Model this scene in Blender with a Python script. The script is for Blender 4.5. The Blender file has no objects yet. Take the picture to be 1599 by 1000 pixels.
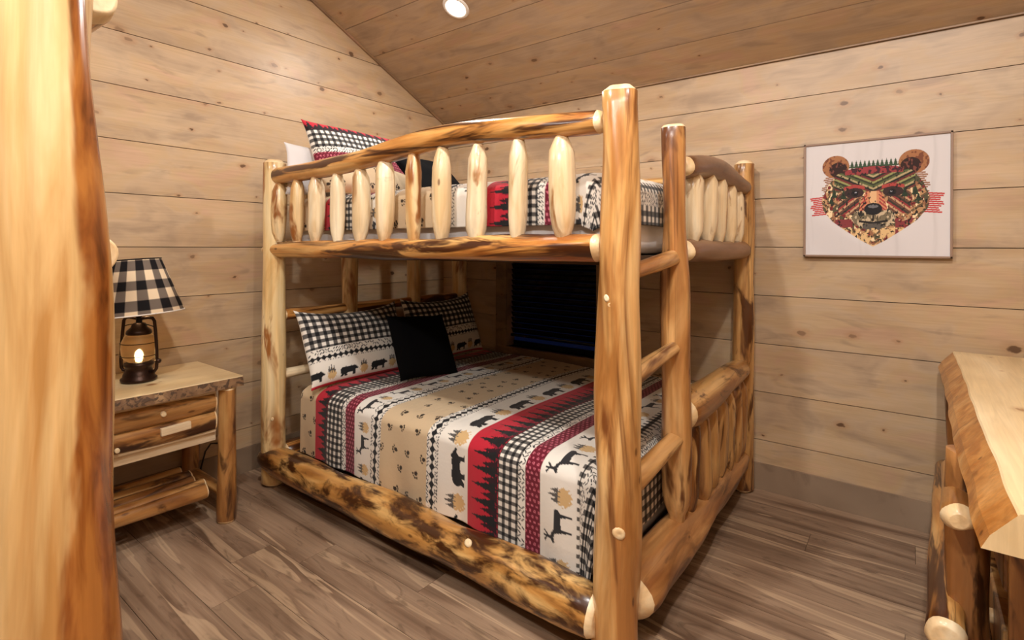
import bpy, math, random
import numpy as np
from mathutils import Vector, Matrix

# ---------------------------------------------------------------- camera, world, light
SC = bpy.context.scene
COL = SC.collection
W_PX, H_PX, F_PX = 1599, 1000, 823.06
YAW, ROLL = math.radians(37.311), math.radians(0.30)
CAM = Vector((3.2335, -3.2644, 1.38))
cd = bpy.data.cameras.new('camera'); cam = bpy.data.objects.new('camera', cd); COL.objects.link(cam)
fw = Vector((-math.sin(YAW), math.cos(YAW), 0)); rt0 = Vector((math.cos(YAW), math.sin(YAW), 0)); up0 = Vector((0, 0, 1))
rt = rt0 * math.cos(ROLL) + up0 * math.sin(ROLL); up = up0 * math.cos(ROLL) - rt0 * math.sin(ROLL)
m = Matrix((rt, up, -fw)).transposed().to_4x4(); m.translation = CAM
cam.matrix_world = m
cd.sensor_width = 36; cd.lens = F_PX * 36 / W_PX
cd.shift_x = 0.5 / W_PX * -1; cd.shift_y = -(500 - 384.85) / W_PX
cd.clip_start = 0.02
SC.camera = cam
SC.view_settings.view_transform = 'Standard'
SC.view_settings.look = 'None'
SC.view_settings.gamma = 1
SC.view_settings.use_curve_mapping = False
SC.view_settings.exposure = 0.0
wd = bpy.data.worlds.new('world'); SC.world = wd; wd.use_nodes = True
wd.node_tree.nodes['Background'].inputs[0].default_value = (0.012, 0.02, 0.05, 1)
wd.node_tree.nodes['Background'].inputs[1].default_value = 1.0

EAVE, SLOPE, RIDGE_Y = 2.43, 0.477, -2.375
ROOM_X, ROOM_Y = 3.95, -4.75
def ceil_z(y):
    return EAVE + SLOPE * (-y if y > RIDGE_Y else y - ROOM_Y)
CAN_POWER, FLASH_FILL_POWER, LAMP_POWER = 29, 165, 0.8
LIGHT_COL = (1.0, .965, .92)
CAN_SPOTS = [(0.975, -0.889), (0.975, -3.86), (2.95, -3.86), (2.15, -2.85), (3.40, -2.70)]  # last two are unseen cans added to brighten bed front and floor
FLASH_FILL = (3.22, -3.30, 2.56)  # added main fill, stands in for a flash above the camera
def area_light(name, loc, size, power, color, rot=(0, 0, 0), spread=math.pi):
    l = bpy.data.lights.new(name, 'AREA'); l.shape = 'DISK'; l.size = size; l.energy = power; l.color = color; l.spread = spread
    o = bpy.data.objects.new(name, l); o.location = loc; o.rotation_euler = rot; COL.objects.link(o)
    return o

# ---------------------------------------------------------------- helpers
def lin(c):
    out = []
    for v in c[:3]:
        v = v / 255.0
        out.append(v / 12.92 if v <= 0.04045 else ((v + 0.055) / 1.055) ** 2.4)
    return tuple(out)
def rgba(c): return (*lin(c), 1)

class NT:
    def __init__(s, name):
        s.m = bpy.data.materials.new(name); s.m.use_nodes = True
        s.t = s.m.node_tree; s.b = s.t.nodes['Principled BSDF']
    def n(s, typ, **kw):
        nd = s.t.nodes.new(typ)
        for k, v in kw.items():
            if k.startswith('i_'):
                key = k[2:]
                key = int(key) if key.isdigit() else key.replace('_', ' ')
                s.put(nd, key, v)
            else: setattr(nd, k, v)
        return nd
    def put(s, nd, key, v):
        if hasattr(v, 'is_output') or isinstance(v, bpy.types.NodeSocket): s.t.links.new(v, nd.inputs[key])
        else: nd.inputs[key].default_value = v
    def math(s, op, a, b=None, c=None, clamp=False):
        nd = s.t.nodes.new('ShaderNodeMath'); nd.operation = op; nd.use_clamp = clamp
        for i, v in enumerate((a, b, c)):
            if v is not None: s.put(nd, i, v)
        return nd.outputs[0]
    def vmath(s, op, a, b=None):
        nd = s.t.nodes.new('ShaderNodeVectorMath'); nd.operation = op
        s.put(nd, 0, a)
        if b is not None: s.put(nd, 'Scale' if op == 'SCALE' else 1, b)
        return nd.outputs[0]
    def noise(s, vec, scale, detail=3, dist=0.0, rough=0.5):
        nd = s.n('ShaderNodeTexNoise'); nd.inputs['Scale'].default_value = scale; nd.inputs['Detail'].default_value = detail
        nd.inputs['Distortion'].default_value = dist; nd.inputs['Roughness'].default_value = rough
        s.t.links.new(vec, nd.inputs['Vector']); return nd.outputs['Fac']
    def ramp(s, fac, stops, interp='LINEAR'):
        nd = s.n('ShaderNodeValToRGB'); cr = nd.color_ramp; cr.interpolation = interp
        while len(cr.elements) > 1: cr.elements.remove(cr.elements[-1])
        cr.elements[0].position = stops[0][0]; cr.elements[0].color = stops[0][1]
        for p, c in stops[1:]:
            e = cr.elements.new(p); e.color = c
        s.t.links.new(fac, nd.inputs[0]); return nd.outputs[0]
    def mapr(s, v, a, b, c=0.0, d=1.0, smooth=True):
        nd = s.n('ShaderNodeMapRange'); nd.clamp = True
        if smooth: nd.interpolation_type = 'SMOOTHSTEP'
        for k, x in zip((0, 1, 2, 3, 4), (v, a, b, c, d)): s.put(nd, k, x)
        return nd.outputs[0]
    def mix(s, fac, a, b, mode='MIX'):
        nd = s.n('ShaderNodeMix'); nd.data_type = 'RGBA'; nd.blend_type = mode
        s.put(nd, 0, fac); s.put(nd, 6, a); s.put(nd, 7, b); return nd.outputs[2]
    def bump(s, h, strength, dist=0.01):
        nd = s.n('ShaderNodeBump'); nd.inputs['Strength'].default_value = strength; nd.inputs['Distance'].default_value = dist
        s.t.links.new(h, nd.inputs['Height']); s.t.links.new(nd.outputs[0], s.b.inputs['Normal'])
    def coords(s, scale, rnd=40.0):
        tc = s.n('ShaderNodeTexCoord'); oi = s.n('ShaderNodeObjectInfo')
        off = s.vmath('SCALE', (1.0, 0.73, 0.41), s.math('MULTIPLY', oi.outputs['Random'], rnd))
        base = tc.outputs['Object']
        return [s.vmath('ADD', s.vmath('MULTIPLY', base, sc), off) for sc in scale], oi.outputs['Random'], base
    def base(s, col, rough=0.5, spec=0.5, coat=0.0):
        s.put(s.b, 'Base Color', col); s.put(s.b, 'Roughness', rough); s.put(s.b, 'Specular IOR Level', spec)
        if coat: s.put(s.b, 'Coat Weight', coat); s.put(s.b, 'Coat Roughness', 0.18)
        return s.m

def simple_mat(name, c, rough=0.5, metal=0.0, spec=0.5):
    t = NT(name); t.base(rgba(c), rough, spec); t.b.inputs['Metallic'].default_value = metal; return t.m
def emit_mat(name, c, strength):
    t = NT(name); t.base(rgba(c), 0.5); t.put(t.b, 'Emission Color', rgba(c)); t.put(t.b, 'Emission Strength', strength); return t.m

def log_mat(name, pale, mid, amber, dark, lo, hi, patch=5.0, pz=0.25, crack=0.0, rough=0.3, rnd=40.0, streak=0.18, pdist=1.2):
    t = NT(name)
    (v1, v2, v3), r, base = t.coords([(1, 1, 0.16), (1, 1, pz), (1, 1, 0.035)], rnd)
    n1 = t.noise(v1, 11, 5, 0.7)
    c = t.ramp(n1, [(0.34, rgba(pale)), (0.50, rgba(mid)), (0.63, rgba(amber))])
    n2 = t.noise(v2, patch, 4, pdist, 0.6)
    k = t.mapr(n2, lo, hi)
    c = t.mix(k, c, rgba(dark))
    n3 = t.noise(v3, 55, 3)
    c = t.mix(1.0, c, t.ramp(n3, [(0.3, (1 - streak,) * 3 + (1,)), (0.7, (1.08,) * 3 + (1,))]), 'MULTIPLY')
    vo = t.n('ShaderNodeTexVoronoi'); vo.inputs['Scale'].default_value = 7.0
    t.t.links.new(t.vmath('ADD', t.vmath('MULTIPLY', base, (1, 1, 0.6)), v1), vo.inputs['Vector'])
    kn = t.mapr(vo.outputs['Distance'], 0.05, 0.11, 1.0, 0.0)
    sp = t.n('ShaderNodeSeparateColor'); t.t.links.new(vo.outputs['Color'], sp.inputs[0])
    kn = t.math('MULTIPLY', kn, t.math('GREATER_THAN', sp.outputs[0], 0.35))
    c = t.mix(t.math('MULTIPLY', kn, 0.75), c, rgba((88, 48, 22)))
    if crack > 0:
        n4 = t.noise(v3, 16, 2, 0.5)
        cr = t.mapr(t.math('ABSOLUTE', t.math('SUBTRACT', n4, 0.5)), 0.0, 0.022, crack, 0.0)
        gate = t.mapr(t.noise(v2, 3.0, 2), 0.48, 0.6)
        c = t.mix(t.math('MULTIPLY', cr, gate), c, rgba((70, 36, 14)))
    t.bump(t.math('ADD', t.math('MULTIPLY', n2, 0.8), t.math('MULTIPLY', n3, 0.25)), 0.35, 0.012)
    return t.base(c, rough, 0.5, 0.25)

def board_mat(name, c_lo, c_mid, c_hi, rough=0.42, dark_amt=0.45, knot=(86, 56, 34), vary=0.10, blotch=0.35):
    t = NT(name)
    (v1, v2, v3, v4), r, base = t.coords([(0.55, 1, 2.6), (1.3, 1, 34.0), (1.1, 0, 1.7), (1.0, 1, 1.8)], 60.0)
    n1 = t.noise(v1, 2.6, 4, 0.8)
    c = t.ramp(n1, [(0.32, rgba(c_lo)), (0.5, rgba(c_mid)), (0.68, rgba(c_hi))])
    n2 = t.noise(v2, 2.2, 5, 1.2)
    c = t.mix(1.0, c, t.ramp(n2, [(0.3, (0.88, 0.87, 0.86, 1)), (0.7, (1.06, 1.06, 1.06, 1))]), 'MULTIPLY')
    nb = t.noise(v4, 3.4, 3, 0.8)
    c = t.mix(blotch, c, t.ramp(nb, [(0.32, rgba((150, 130, 110))), (0.46, rgba(c_mid)), (0.56, rgba((198, 164, 116))), (0.70, rgba((204, 156, 128)))]))
    # grey weathered stain
    n4 = t.noise(v1, 5.5, 3, 1.0)
    c = t.mix(t.mapr(n4, 0.56, 0.76, 0.0, dark_amt), c, rgba((138, 118, 100)))
    # knots
    vo = t.n('ShaderNodeTexVoronoi'); vo.voronoi_dimensions = '2D'; vo.inputs['Scale'].default_value = 3.3
    sx = t.n('ShaderNodeSeparateXYZ'); t.t.links.new(v3, sx.inputs[0])
    cx = t.n('ShaderNodeCombineXYZ'); t.t.links.new(sx.outputs[0], cx.inputs[0]); t.t.links.new(sx.outputs[2], cx.inputs[1])
    wob = t.vmath('SCALE', t.vmath('SUBTRACT', t.n('ShaderNodeTexNoise', i_Vector=v3, i_Scale=26.0).outputs['Color'], (0.5, 0.5, 0.5)), 0.035)
    t.t.links.new(t.vmath('ADD', cx.outputs[0], wob), vo.inputs['Vector'])
    sp = t.n('ShaderNodeSeparateColor'); t.t.links.new(vo.outputs['Color'], sp.inputs[0])
    rad = t.math('MULTIPLY_ADD', t.math('POWER', sp.outputs[0], 2.5), 0.085, 0.030)
    on = t.math('GREATER_THAN', sp.outputs[1], 0.52)
    q = t.math('DIVIDE', vo.outputs['Distance'], rad)
    core = t.math('MULTIPLY', t.mapr(q, 0.55, 1.0, 1.0, 0.0), on)
    ring = t.math('MULTIPLY', t.mapr(q, 0.9, 2.6, 1.0, 0.0), on)
    c = t.mix(t.math('MULTIPLY', ring, 0.30), c, rgba((170, 120, 78)))
    c = t.mix(t.math('MULTIPLY', core, t.math('MULTIPLY_ADD', sp.outputs[2], 0.55, 0.40)), c, rgba(knot))
    c = t.mix(1.0, c, t.ramp(r, [(0.0, (1 - vary, 1 - vary, 1 - vary * 1.1, 1)), (1.0, (1 + vary * 0.5,) * 3 + (1,))]), 'MULTIPLY')
    t.bump(n2, 0.08, 0.004)
    return t.base(c, rough, 0.45)

def plank_mat(name, cols, rough=0.45, sap=1.0):
    t = NT(name)
    (v1, v2, v3), r, base = t.coords([(0.5, 7.0, 1), (1.0, 55, 1), (1.6, 6.0, 1)], 80.0)
    n1 = t.noise(v1, 1.5, 3, 1.1)
    c = t.ramp(n1, [(0.30, rgba(cols[0])), (0.44, rgba(cols[1])), (0.56, rgba(cols[2]))])
    # pale sapwood streaks with one crisp edge
    ns_ = t.noise(t.vmath('ADD', v1, (7.3, 2.1, 5.5)), 1.9, 2, 0.7)
    k = t.math('MULTIPLY', t.mapr(ns_, 0.585, 0.605), t.mapr(ns_, 0.64, 0.72, 1.0, 0.1))
    c = t.mix(t.math('MULTIPLY', k, sap), c, rgba(cols[3]))
    n3 = t.noise(v3, 2.2, 4, 2.6)
    c = t.mix(t.mapr(n3, 0.54, 0.70, 0.0, 0.45), c, rgba((cols[0][0] * .8, cols[0][1] * .78, cols[0][2] * .76)))
    n2 = t.noise(v2, 2.0, 5, 0.9)
    c = t.mix(1.0, c, t.ramp(n2, [(0.3, (0.84, 0.83, 0.82, 1)), (0.7, (1.08, 1.08, 1.08, 1))]), 'MULTIPLY')
    c = t.mix(1.0, c, t.ramp(r, [(0.0, (0.80, 0.78, 0.77, 1)), (1.0, (1.12, 1.11, 1.10, 1))]), 'MULTIPLY')
    t.bump(n2, 0.06, 0.003)
    return t.base(c, rough, 0.4)

def cloth_mat(name, rough=0.85, weave=0.25):
    t = NT(name)
    at = t.n('ShaderNodeAttribute'); at.attribute_name = 'Col'
    tc = t.n('ShaderNodeTexCoord')
    n = t.noise(tc.outputs['Object'], 55, 3)
    t.bump(n, weave, 0.004)
    t.put(t.b, 'Sheen Weight', 0.15)
    return t.base(at.outputs['Color'], rough, 0.25)

M = {}
M['wall'] = board_mat('pine_wall_boards', (176, 150, 121), (194, 167, 136), (207, 182, 151))
M['ceiling'] = board_mat('pine_ceiling_boards', (170, 146, 120), (186, 161, 134), (198, 173, 145), 0.5)
M['gap'] = simple_mat('board_gap', (78, 58, 40), 0.9)
M['trim'] = board_mat('trim_wood', (128, 102, 78), (140, 112, 86), (152, 122, 94), 0.5)
M['floor'] = plank_mat('vinyl_planks', [(112, 89, 71), (142, 117, 96), (160, 135, 112), (184, 158, 130)])
M['base'] = plank_mat('baseboard_vinyl', [(136, 116, 96), (148, 127, 106), (160, 138, 115), (170, 148, 124)], 0.5, 0.3)
M['gap_light'] = simple_mat('unstained_tongue', (206, 170, 128), 0.8)
M['floor_gap'] = simple_mat('floor_gap', (66, 52, 42), 0.9)
M['end'] = log_mat('log_end_grain', (248, 230, 194), (242, 216, 172), (230, 196, 146), (205, 160, 105), 0.68, 0.85, rough=0.45, streak=0.08)
M['amber'] = log_mat('amber_log', (234, 194, 134), (212, 160, 96), (178, 120, 62), (120, 70, 32), 0.53, 0.68, 8, 0.11, 1.0)
M['ladder'] = log_mat('ladder_log', (222, 176, 116), (194, 140, 82), (158, 102, 54), (102, 58, 28), 0.52, 0.67, 7, 0.18, 0.5)
M['rail'] = log_mat('stained_rail', (232, 184, 116), (204, 142, 72), (164, 98, 42), (74, 38, 16), 0.46, 0.57, 11, 0.12, 0.7)
M['mottled'] = log_mat('mottled_rail', (232, 190, 122), (200, 146, 78), (150, 94, 42), (70, 38, 16), 0.42, 0.60, 14, 0.40, 0.0, pdist=0.35)
M['pale'] = log_mat('pale_log', (244, 228, 196), (236, 212, 172), (218, 186, 138), (164, 112, 62), 0.57, 0.72, 10, 0.3, 0.0)
M['palebrown'] = log_mat('pale_brown_log', (242, 220, 178), (230, 196, 142), (204, 156, 98), (150, 92, 44), 0.52, 0.62, 7, 0.25, 0.0)
M['post'] = log_mat('cream_post', (244, 222, 176), (236, 206, 150), (216, 172, 108), (158, 98, 46), 0.54, 0.66, 5, 0.3, 0.0)
M['bark'] = log_mat('brown_skin_log', (150, 110, 80), (132, 92, 64), (112, 74, 48), (90, 56, 34), 0.55, 0.75, 6, 0.3, 0.0, 0.38)
M['gnarly'] = log_mat('gnarly_log', (220, 176, 114), (192, 142, 84), (150, 98, 52), (92, 54, 26), 0.50, 0.62, 10, 0.3, 0.5)
def big_post_mat():
    t = NT('big_post')
    (v1, v2, v3), r, base = t.coords([(1, 1, 0.10), (1, 1, 0.22), (1, 1, 0.03)], 0.0)
    c = t.ramp(t.noise(v1, 14, 5, 0.8), [(0.34, rgba((238, 210, 160))), (0.5, rgba((224, 186, 128))), (0.64, rgba((196, 146, 84)))])
    sx = t.n('ShaderNodeSeparateXYZ'); t.t.links.new(base, sx.inputs[0])
    flat = t.n('ShaderNodeCombineXYZ'); t.t.links.new(sx.outputs[0], flat.inputs[0]); t.t.links.new(sx.outputs[1], flat.inputs[1])
    nrm = t.vmath('NORMALIZE', flat.outputs[0])
    dt = t.n('ShaderNodeVectorMath'); dt.operation = 'DOT_PRODUCT'; t.t.links.new(nrm, dt.inputs[0]); dt.inputs[1].default_value = BIG_DIR
    wob = t.math('MULTIPLY', t.math('SUBTRACT', t.noise(v2, 9, 4, 0.8), 0.5), 0.42)
    low = t.mapr(sx.outputs[2], 0.75, 1.35, 0.13, 0.0)
    val = t.math('ADD', t.math('ADD', dt.outputs['Value'], wob), low)
    k = t.mapr(val, 0.90, 0.97)
    n2 = t.noise(v2, 24, 4, 0.6)
    brown = t.ramp(n2, [(0.36, rgba((186, 122, 58))), (0.52, rgba((150, 88, 38))), (0.66, rgba((92, 50, 20)))])
    c = t.mix(k, c, brown)
    n3 = t.noise(v3, 60, 3)
    c = t.mix(1.0, c, t.ramp(n3, [(0.3, (.84, .82, .78, 1)), (0.7, (1.06, 1.06, 1.06, 1))]), 'MULTIPLY')
    # fine burrow marks
    n4 = t.noise(v2, 70, 4, 1.5)
    mk = t.math('MULTIPLY', t.mapr(n4, 0.62, 0.68), t.math('MULTIPLY', k, t.mapr(t.noise(v2, 5, 2), 0.54, 0.62)))
    c = t.mix(mk, c, rgba((52, 28, 12)))
    t.bump(t.math('ADD', n3, t.math('MULTIPLY', mk, -1.0)), 0.25, 0.006)
    return t.base(c, 0.26, 0.5, 0.3)
BIG_DIR = tuple((Vector((-.024, -.008, 2.02)).to_track_quat('Z', 'Y').to_matrix().inverted() @ Vector((.74, .67, 0))).normalized())
M['bigpost'] = big_post_mat()
M['walnut'] = log_mat('dark_brown_log', (176, 122, 70), (146, 94, 50), (114, 68, 34), (64, 36, 18), 0.50, 0.64, 9, 0.25, 0.5)
M['footlog'] = log_mat('brown_foot_log', (208, 158, 102), (178, 124, 72), (142, 90, 48), (92, 54, 28), 0.50, 0.66, 7, 0.25, 0.3)
M['nslog'] = log_mat('nightstand_log', (208, 162, 102), (178, 126, 70), (138, 88, 44), (72, 40, 20), 0.49, 0.64, 10, 0.25, 0.2)
M['pinetop'] = board_mat('pine_top', (222, 194, 146), (230, 204, 158), (238, 216, 174), 0.28, 0.06, (150, 100, 56), 0.05, 0.05)
M['bare'] = board_mat('bare_pine', (232, 208, 170), (238, 216, 180), (246, 230, 202), 0.5, 0.05, (170, 120, 76), 0.04, 0.04)
M['bark_edge'] = log_mat('bark_edge', (150, 116, 82), (124, 92, 64), (176, 140, 100), (84, 62, 44), 0.48, 0.56, 26, 0.6, 0.0, 0.6)
M['live'] = log_mat('live_edge', (214, 160, 96), (196, 134, 66), (170, 106, 44), (126, 74, 30), 0.55, 0.75, 7, 0.3, 0.3)
M['cloth'] = cloth_mat('printed_cotton')
M['white'] = simple_mat('white_cotton', (236, 234, 236), 0.85, 0, 0.2)
M['black_velvet'] = NT('black_velvet').base(rgba((9, 9, 11)), 0.95, 0.1)
M['bronze'] = simple_mat('dark_bronze', (58, 40, 32), 0.38, 0.75)
M['black_metal'] = simple_mat('black_metal', (22, 20, 20), 0.4, 0.6)
M['slat'] = simple_mat('dark_blind_slat', (20, 15, 13), 0.16, 0, 0.7)
M['shaded_wood'] = board_mat('window_casing', (120, 94, 72), (134, 106, 82), (146, 118, 92), 0.45)  # casing tone darkened for the shadow it stands in
M['print'] = cloth_mat('printed_panel', 0.7, 0.02)
M['frame'] = simple_mat('frame_brown', (146, 118, 98), 0.5)
M['white_trim'] = simple_mat('white_trim', (236, 230, 222), 0.5)
M['cord'] = simple_mat('brown_cord', (40, 30, 24), 0.6)
M['lens'] = emit_mat('lit_lens', (255, 244, 228), 14.0)
M['globe'] = emit_mat('fill_light_globe', (255, 240, 220), 3.0)
M['bulb'] = emit_mat('lit_bulb', (255, 226, 172), 14.0)
t = NT('amber_glass'); t.base(rgba((255, 224, 176)), 0.30, 0.5); t.put(t.b, 'Transmission Weight', 0.95); t.put(t.b, 'IOR', 1.15); M['glass'] = t.m
t = NT('night_pane'); t.base(rgba((20, 30, 60)), 0.06, 0.6); t.put(t.b, 'Emission Color', rgba((40, 62, 130))); t.put(t.b, 'Emission Strength', 0.05); M['pane'] = t.m
t = NT('shade_check'); at = t.n('ShaderNodeAttribute'); at.attribute_name = 'Col'; t.base(at.outputs['Color'], 0.85, 0.2); M['shade'] = t.m

def tag(o, label=None, cat=None, group=None, kind=None):
    if label: o['label'] = label
    if cat: o['category'] = cat
    if group: o['group'] = group
    if kind: o['kind'] = kind
    return o
def link(name, me, mats, parent=None, smooth=False):
    o = bpy.data.objects.new(name, me); COL.objects.link(o)
    if not me.materials:
        for mm in (mats if isinstance(mats, (list, tuple)) else [mats]):
            me.materials.append(M[mm] if isinstance(mm, str) else mm)
    if smooth: me.polygons.foreach_set('use_smooth', [True] * len(me.polygons))
    if parent is not None: o.parent = parent
    return o
def empty(name, loc, label, cat, group=None, kind=None):
    o = bpy.data.objects.new(name, None); COL.objects.link(o); o.location = loc; o.empty_display_size = 0.1
    return tag(o, label, cat, group, kind)
def place(o, mw):
    """world matrix under a parent that only has a translation"""
    if o.parent is not None:
        o.matrix_local = Matrix.Translation(-o.parent.location) @ mw
    else: o.matrix_world = mw
    return o
def box_mesh(name, size, bev=0.0, center=(0, 0, 0)):
    """box with all edges chamfered by bev"""
    sx, sy, sz = (s / 2 for s in size); cx, cy, cz = center
    if bev <= 0:
        v = [(cx + a * sx, cy + b * sy, cz + c * sz) for c in (-1, 1) for b in (-1, 1) for a in (-1, 1)]
        f = [(0, 2, 3, 1), (4, 5, 7, 6), (0, 1, 5, 4), (2, 6, 7, 3), (0, 4, 6, 2), (1, 3, 7, 5)]
    else:
        import bmesh
        bm = bmesh.new(); bmesh.ops.create_cube(bm, size=1.0)
        for vv in bm.verts: vv.co = Vector((cx + vv.co.x * size[0], cy + vv.co.y * size[1], cz + vv.co.z * size[2]))
        bmesh.ops.bevel(bm, geom=bm.edges[:], offset=bev, segments=2, affect='EDGES', profile=0.6)
        me = bpy.data.meshes.new(name); bm.to_mesh(me); bm.free(); return me
    me = bpy.data.meshes.new(name); me.from_pydata(v, [], f); me.update(); return me
def box(name, lo, hi, mat, parent=None, bev=0.0):
    lo, hi = Vector(lo), Vector(hi); c = (lo + hi) / 2
    o = link(name, box_mesh(name, hi - lo, bev), mat, parent)
    return place(o, Matrix.Translation(c))
def plate(name, poly, mat, parent, basis, origin, thick):
    """extrude a 2-D polygon (local x,z) along local +y by thick; basis maps local to world"""
    n = len(poly)
    v = [(p[0], 0, p[1]) for p in poly] + [(p[0], thick, p[1]) for p in poly]
    f = [tuple(range(n)), tuple(range(2 * n - 1, n - 1, -1))] + [(i, i + n, (i + 1) % n + n, (i + 1) % n) for i in range(n)]
    me = bpy.data.meshes.new(name); me.from_pydata(v, [], f); me.update()
    o = link(name, me, mat, parent)
    mw = Matrix(basis).transposed().to_4x4(); mw.translation = Vector(origin)
    return place(o, mw)

def log_mesh(name, L, prof, seed=0, seg=20, bump=0.004, bend=None, chamfer=0.02, cham_r=0.62, tenon=False):
    """log along +z, prof [(t, r)], bend(t)->(dx, dy); end faces use slot 1"""
    rnd = random.Random(seed)
    n = max(6, int(L / 0.045)); ts = [i / n for i in range(n + 1)]
    pt = [p[0] for p in prof]; pr = [p[1] for p in prof]
    ph = [(rnd.uniform(0, 6.28), rnd.uniform(1.5, 5.5), k, rnd.uniform(0.4, 1.0)) for k in (1, 2, 3, 2, 4)]
    vs, fs, mi = [], [], []
    ends0 = [(-0.0, cham_r), (chamfer, 1.0)] if chamfer > 0 else [(0, 1.0)]
    rings = []
    if chamfer > 0: rings += [(0.0, cham_r * 0.85), (0.0, cham_r)]
    for tt in ts:
        z = tt * L
        if chamfer > 0: z = chamfer + tt * (L - 2 * chamfer)
        rings.append((z, 1.0))
    if chamfer > 0: rings += [(L, cham_r), (L, cham_r * 0.85)]
    for z, k in rings:
        tt = min(1, max(0, z / L)); r = float(np.interp(tt, pt, pr)) * k
        bx, by = bend(tt) if bend else (0, 0)
        for s in range(seg):
            th = 2 * math.pi * s / seg
            d = sum(a * math.sin(kk * th + p0 + fz * z * 2.2) for p0, fz, kk, a in ph) * bump * 0.45 * min(1, r / 0.03)
            vs.append((bx + (r + d * k) * math.cos(th), by + (r + d * k) * math.sin(th), z))
    nr = len(rings)
    for i in range(nr - 1):
        e = chamfer > 0 and (i < 2 or i >= nr - 3)
        for s in range(seg):
            a, b = i * seg + s, i * seg + (s + 1) % seg
            fs.append((a, b, b + seg, a + seg)); mi.append(1 if e else 0)
    fs.append(tuple(range(seg - 1, -1, -1))); mi.append(1)
    fs.append(tuple((nr - 1) * seg + s for s in range(seg))); mi.append(1)
    me = bpy.data.meshes.new(name); me.from_pydata(vs, [], fs)
    me.polygons.foreach_set('material_index', mi)
    me.polygons.foreach_set('use_smooth', [len(f) == 4 for f in fs]); me.update()
    return me
def log(name, p0, p1, r, mat, parent=None, seed=0, bow=None, roll=0.0, **kw):
    """bow: (world vector, shape function) added along the log"""
    p0, p1 = Vector(p0), Vector(p1); d = p1 - p0; L = d.length
    q = d.to_track_quat('Z', 'Y').to_matrix().to_4x4() @ Matrix.Rotation(roll, 4, 'Z')
    prof = r if isinstance(r, (list, tuple)) and isinstance(r[0], (list, tuple)) else ([(0, r[0]), (1, r[1])] if isinstance(r, (list, tuple)) else [(0, r), (1, r)])
    bend = None
    if bow:
        lv = q.to_3x3().inverted() @ Vector(bow[0])
        bend = lambda tt: (lv.x * bow[1](tt), lv.y * bow[1](tt))
    me = log_mesh(name, L, prof, seed, bend=bend, **kw)
    o = link(name, me, [mat, 'end'], parent)
    return place(o, Matrix.Translation(p0) @ q)
def lathe_mesh(name, prof, seg=32, mats=None):
    vs, fs = [], []
    for r, z in prof:
        for s in range(seg):
            th = 2 * math.pi * s / seg; vs.append((r * math.cos(th), r * math.sin(th), z))
    for i in range(len(prof) - 1):
        for s in range(seg):
            a, b = i * seg + s, i * seg + (s + 1) % seg; fs.append((a, b, b + seg, a + seg))
    me = bpy.data.meshes.new(name); me.from_pydata(vs, [], fs); me.update(); return me
def tube_mesh(name, pts, r, seg=10):
    pts = [Vector(p) for p in pts]; vs, fs = [], []
    prev = None
    for i, p in enumerate(pts):
        d = (pts[min(i + 1, len(pts) - 1)] - pts[max(i - 1, 0)]).normalized()
        a = Vector((0, 0, 1)) if abs(d.z) < 0.9 else Vector((1, 0, 0))
        u = d.cross(a).normalized()
        if prev is not None and u.dot(prev) < 0: u = -u
        prev = u; w = d.cross(u)
        for s in range(seg):
            th = 2 * math.pi * s / seg; q = p + (u * math.cos(th) + w * math.sin(th)) * r; vs.append(tuple(q))
    for i in range(len(pts) - 1):
        for s in range(seg):
            a, b = i * seg + s, i * seg + (s + 1) % seg; fs.append((a, b, b + seg, a + seg))
    fs.append(tuple(range(seg - 1, -1, -1))); fs.append(tuple((len(pts) - 1) * seg + s for s in range(seg)))
    me = bpy.data.meshes.new(name); me.from_pydata(vs, [], fs); me.update(); return me
def grid_mesh(name, P, colors=None, closed_u=False):
    """P: (nu, nv, 3) array"""
    nu, nv = P.shape[:2]
    idx = np.arange(nu * nv).reshape(nu, nv)
    if closed_u:
        i0 = idx; i1 = np.roll(idx, -1, axis=0)
        f = np.stack([i0[:, :-1], i1[:, :-1], i1[:, 1:], i0[:, 1:]], -1).reshape(-1, 4)
    else:
        f = np.stack([idx[:-1, :-1], idx[1:, :-1], idx[1:, 1:], idx[:-1, 1:]], -1).reshape(-1, 4)
    me = bpy.data.meshes.new(name)
    me.vertices.add(nu * nv); me.vertices.foreach_set('co', P.reshape(-1).astype(np.float32))
    nf = len(f); me.loops.add(nf * 4); me.loops.foreach_set('vertex_index', f.reshape(-1).astype(np.int32))
    me.polygons.add(nf); me.polygons.foreach_set('loop_start', (np.arange(nf) * 4).astype(np.int32))
    me.polygons.foreach_set('use_smooth', np.ones(nf, dtype=bool))
    me.update(calc_edges=True)
    if colors is not None: set_cols(me, colors)
    return me
def set_cols(me, colors):
    c = colors.reshape(-1, 3); c4 = np.ones((len(c), 4), np.float32); c4[:, :3] = c
    at = me.color_attributes.new('Col', 'FLOAT_COLOR', 'POINT'); at.data.foreach_set('color', c4.reshape(-1))

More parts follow.
